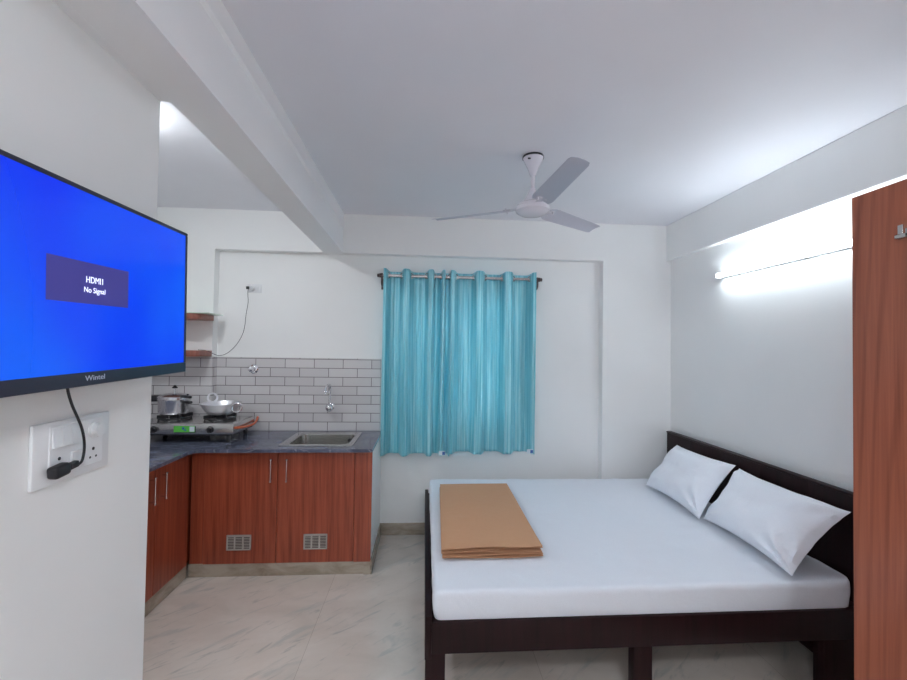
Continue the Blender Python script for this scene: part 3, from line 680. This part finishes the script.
# ------------------------------------------------------------------ bed
BX0, BX1, BY0, BY1 = .022, 2.14, 1.815, 3.425
bed = thing('bed', 'dark brown wooden double bed frame with a panelled headboard', 'bed', (1.05, 2.63, 0))
def bpart(name, *a, bev=.003, label=None):
    bm = nb(); bx(bm, *a, bev, 2); o = obj(name, bm, M_DARK, bed)
    if label: o['label'] = label
    return o
bpart('side_rail', .05, 2.10, BY0, BY0+.032, .265, .402); bpart('side_rail', .05, 2.10, BY1-.032, BY1, .265, .402)
bpart('foot_rail', BX0, .050, BY0-.004, BY1, .245, .432)
bpart('leg', BX0+.003, .112, BY0+.002, BY0+.075, 0, .265); bpart('leg', BX0+.003, .112, BY1-.075, BY1-.002, 0, .265)
bpart('leg', .968, 1.052, BY0+.002, BY0+.06, 0, .265); bpart('leg', .968, 1.052, BY1-.06, BY1-.002, 0, .265)
bpart('leg', 1.885, 2.098, BY0+.002, BY0+.06, 0, .265); bpart('leg', 1.885, 2.098, BY1-.06, BY1-.002, 0, .265)
bpart('centre_beam', .05, 2.098, 2.6, 2.65, .28, .375); bpart('platform', .051, 2.098, BY0+.033, BY1-.033, .376, .400)
bm = nb(); yy = BY0-.03
bx(bm, 2.106, 2.138, BY0-.03, BY1, 0, .910)
for wd in (.33, .33, .33, .33, .35): bx(bm, 2.102, 2.11, yy, min(yy+wd, BY1), 0, .910, .0015, 1); yy += wd
hb = obj('headboard', bm, M_DARK, bed)
bm = nb(); bx(bm, 2.097, 2.142, BY0-.032, BY1+.002, .904, .918, .004, 2); obj('top_rail', bm, M_DARK, hb)

# mattress under a white sheet
bm = nb(); t = bmesh.new(); nx, ny = 84, 68
mx0, mx1, my0, my1, mz0, mz1 = .056, 2.064, BY0+.008, 3.385, .4035, .530
rc = .055; ns = 10
def shell(u, v):
    x = mx0+(mx1-mx0)*u; y = my0+(my1-my0)*v
    dxl, dxr, dyl, dyr = x-mx0, mx1-x, y-my0, my1-y
    R_ = .02; drop = 0
    for d in (dxl, dxr, dyl, dyr):
        if d < R_: drop = max(drop, R_-math.sqrt(max(0, R_*R_-(R_-d)**2)))
    # rounded plan corners
    for rr, sx_, sy_ in ((.07, 1, -1), (.03, -1, -1), (.05, 1, 1), (.03, -1, 1)):
        cx_ = mx1-rr if sx_ > 0 else mx0+rr; cy_ = my1-rr if sy_ > 0 else my0+rr
        ex, ey = (x-cx_)*sx_, (y-cy_)*sy_
        if ex > 0 and ey > 0:
            m_ = max(ex, ey); L_ = math.hypot(ex, ey)
            if L_ > 0: x = cx_+sx_*ex*m_/L_; y = cy_+sy_*ey*m_/L_
    z = mz1-drop
    w_ = .0045*noise.noise(Vector((x*2.5, y*4, 1)))+.0042*noise.noise(Vector((x*9, y*14, 5)))
    w_ += .0035*max(0, 1-abs(y-(2.02+.05*math.sin(x*3)))/.02)*(.5+.5*math.sin(x*4))
    return Vector((x, y, z+w_))
def spaced(n):
    s_ = [0, .003, .007, .012, .018]; mid = [.03+(.94)*i/(n) for i in range(n+1)]
    return s_+mid+[1-a for a in reversed(s_)]
us, vs_ = spaced(nx), spaced(ny)
G = [[t.verts.new(shell(u, v)) for u in us] for v in vs_]
for j in range(len(vs_)-1):
    for i in range(len(us)-1): t.faces.new((G[j][i], G[j][i+1], G[j+1][i+1], G[j+1][i]))
bnd = [G[0][i] for i in range(len(us))]+[G[j][-1] for j in range(1, len(vs_))]+[G[-1][i] for i in range(len(us)-2, -1, -1)]+[G[j][0] for j in range(len(vs_)-2, 0, -1)]
cen = Vector(((mx0+mx1)/2, (my0+my1)/2, 0)); prev = bnd
for k in range(1, ns+1):
    cur = []
    for q, b0 in enumerate(bnd):
        zt = b0.co.z; z = zt+(mz0-zt)*k/ns
        out = Vector((0, 0, 0))
        if b0.co.x < mx0+.03: out.x = -1
        if b0.co.x > mx1-.03: out.x = 1
        if b0.co.y < my0+.03: out.y = -1
        if b0.co.y > my1-.03: out.y = 1
        ph = noise.noise(Vector((b0.co.x*11, b0.co.y*11, z*5)))*.004*math.sin(PI*min(1, k/ns*.9))
        bulge = .004*math.sin(PI*k/ns)-.006*(k/ns)
        cur.append(t.verts.new((b0.co.x+out.x*(bulge+ph), b0.co.y+out.y*(bulge+ph), z)))
    n = len(cur)
    for q in range(n): t.faces.new((prev[q], prev[(q+1) % n], cur[(q+1) % n], cur[q]))
    prev = cur
t.faces.new(prev); join(bm, t)
tag(obj('mattress', bm, M_SHEET), 'white sheet-covered mattress lying on the dark bed frame', 'mattress')

# pillows
def pillow(TF, TN, BN, BF, label, seed, th=.085, ear=1.0):
    TF, TN, BN, BF = map(Vector, (TF, TN, BN, BF)); nrm = ((TN-TF).cross(BF-TF)).normalized()
    if nrm.x > 0: nrm = -nrm
    n = 44; bm = nb(); S = {}
    cen = (TF+TN+BN+BF)/4
    for side in (0, 1):
        for i in range(n+1):
            for j in range(n+1):
                u, v = i/n, j/n; s_, r_ = 2*u-1, 2*v-1
                # outline pinched between the corners
                pin = .07
                s2 = s_*(1-pin*(1-r_*r_)*abs(s_)**2); r2 = r_*(1-pin*1.5*(1-s_*s_)*abs(r_)**2)
                uu, vv = (s2+1)/2, (r2+1)/2
                p = (TF*(1-uu)+TN*uu)*(1-vv)+(BF*(1-uu)+BN*uu)*vv
                e = max(0, (1-s_**4))*max(0, (1-r_**4)); h = e**.62
                edge = (i in (0, n) or j in (0, n))
                rad = math.hypot(abs(s_)-1, abs(r_)-1); ang = math.atan2(1-abs(r_), 1-abs(s_)+1e-6)
                cx_ = 1 if s_ > 0 else 0; cy_ = 1 if r_ > 0 else 0
                amp = (1.0 if (cx_ and cy_) else .45)*ear
                wr = .013*amp*math.sin(ang*9+seed+cx_*2)*math.exp(-(rad/.65)**2)*min(1, rad*3)*min(1, e*4)
                wr += .011*noise.noise(Vector((u*5+seed, v*5, seed)))*min(1, e*3)
                if side == 0: p = p+nrm*(th*h+wr+.003)
                else: p = p-nrm*(.028*h) if not edge else p-nrm*.000
                if edge and side == 1: continue
                if edge: p = (TF*(1-uu)+TN*uu)*(1-vv)+(BF*(1-uu)+BN*uu)*vv + nrm*(.004*noise.noise(Vector((u*9, v*9, seed)))+.003)
                S[side, i, j] = bm.verts.new(p)
    g = lambda sd, i, j: S.get((sd, i, j)) or S[0, i, j]
    for sd in (0, 1):
        for i in range(n):
            for j in range(n):
                q = [g(sd, i, j), g(sd, i+1, j), g(sd, i+1, j+1), g(sd, i, j+1)]
                if sd: q.reverse()
                bm.faces.new(q)
    return tag(obj('pillow', bm, M_PILLOW), label, 'pillow', 'white pillows against the headboard')
pillow((2.050, 3.20, .848), (2.068, 2.590, .856), (1.735, 2.480, .552), (1.750, 3.125, .552), 'white pillow nearest the far wall, leaning on the headboard', 1.3, .085, 1.2)
pillow((2.062, 2.555, .846), (2.062, 1.850, .842), (1.744, 1.836, .552), (1.772, 2.490, .552), 'larger white pillow nearest the wardrobe, with creased corner', 4.2, .092, 2.1)

# folded brown blanket
bm = nb(); ly = 5; zb = .5365; H_ = .056
q0 = [(.108, 2.090), (.628, 2.095), (.640, 3.085), (.135, 3.08)]
for k in range(ly):
    t = bmesh.new(); n, m_ = 26, 30; z0 = zb+.0005+k*H_/ly; hh = H_/ly*.74
    jx = random.uniform(-.004, .006)+(-.002*k); jy = random.uniform(-.008, .008)+.002*k
    T_, Bt = [], []
    for side, dest in ((0, Bt), (1, T_)):
        for j in range(m_+1):
            row = []; v = j/m_
            for i in range(n+1):
                u = i/n
                x = (q0[0][0]*(1-u)+q0[1][0]*u)*(1-v)+(q0[3][0]*(1-u)+q0[2][0]*u)*v
                y = (q0[0][1]*(1-u)+q0[1][1]*u)*(1-v)+(q0[3][1]*(1-u)+q0[2][1]*u)*v
                x += jx; y += jy+.004*noise.noise(Vector((x*6, k*3.0, 0)))
                ed = min(u, 1-u)*.54; ey = min(v, 1-v)*1.0; d = min(ed, ey); rd = .006
                fall = (1-min(1, d/rd))**2*hh*.42
                wv_ = .0030*math.sin(x*11+k*2.6)*max(0, 1-v*7)
                z = z0+(hh-fall if side else fall)+wv_+(.002*noise.noise(Vector((x*4, y*4, 2))) if k == ly-1 and side else 0)
                if k == ly-1 and u > .86 and v < .12: z += .006*(u-.86)/.14*(1-v/.12)
                row.append(t.verts.new((x, y, z)))
            dest.append(row)
    for j in range(m_):
        for i in range(n):
            t.faces.new((T_[j][i], T_[j][i+1], T_[j+1][i+1], T_[j+1][i])); t.faces.new((Bt[j][i], Bt[j+1][i], Bt[j+1][i+1], Bt[j][i+1]))
    for i in range(n):
        t.faces.new((Bt[0][i], Bt[0][i+1], T_[0][i+1], T_[0][i])); t.faces.new((Bt[m_][i], T_[m_][i], T_[m_][i+1], Bt[m_][i+1]))
    for j in range(m_):
        t.faces.new((Bt[j][0], T_[j][0], T_[j+1][0], Bt[j+1][0])); t.faces.new((Bt[j][n], Bt[j+1][n], T_[j+1][n], T_[j][n]))
    join(bm, t)
tag(obj('folded_blanket', bm, M_BLANKET), 'folded brown blanket lying on the foot of the bed', 'blanket')

# ------------------------------------------------------------------ wardrobe
wd_ = thing('wardrobe', 'tall reddish brown wood wardrobe at the right edge of the room', 'wardrobe', (1.8, .55, 0))
WY1 = 1.280; WXF = 1.432; WH = 2.130
bm = nb(); bx(bm, WXF+.020, XR-.014, -.12, WY1, 0, WH-.006, .001, 1); obj('body', bm, M_WARD, wd_)
for y0, y1, hy in ((.60, WY1, .66), (-.12, .597, .54)):
    bm = nb(); bx(bm, WXF, WXF+.019, y0, y1, .05, WH, .001, 1); dr = obj('door', bm, M_WARD, wd_)
    bm = nb(); tube(bm, [(WXF-.032, hy, .95), (WXF-.032, hy, 1.15)], .006, 12)
    for z in (.97, 1.13): tube(bm, [(WXF, hy, z), (WXF-.032, hy, z)], .005, 10)
    obj('handle', bm, M_CHROME, dr)
    if y0 > 0:
        bm = nb(); bx(bm, WXF-.006, WXF, 1.128, 1.142, 1.952, 1.995, .001, 1); bx(bm, WXF-.020, WXF, 1.098, 1.140, 1.952, 1.964, .002, 1); bx(bm, WXF-.020, WXF-.015, 1.098, 1.112, 1.952, 1.978, .002, 1)
        hk = obj('hook', bm, M_STEEL, dr); hk['label'] = 'small grey metal hook near the top'
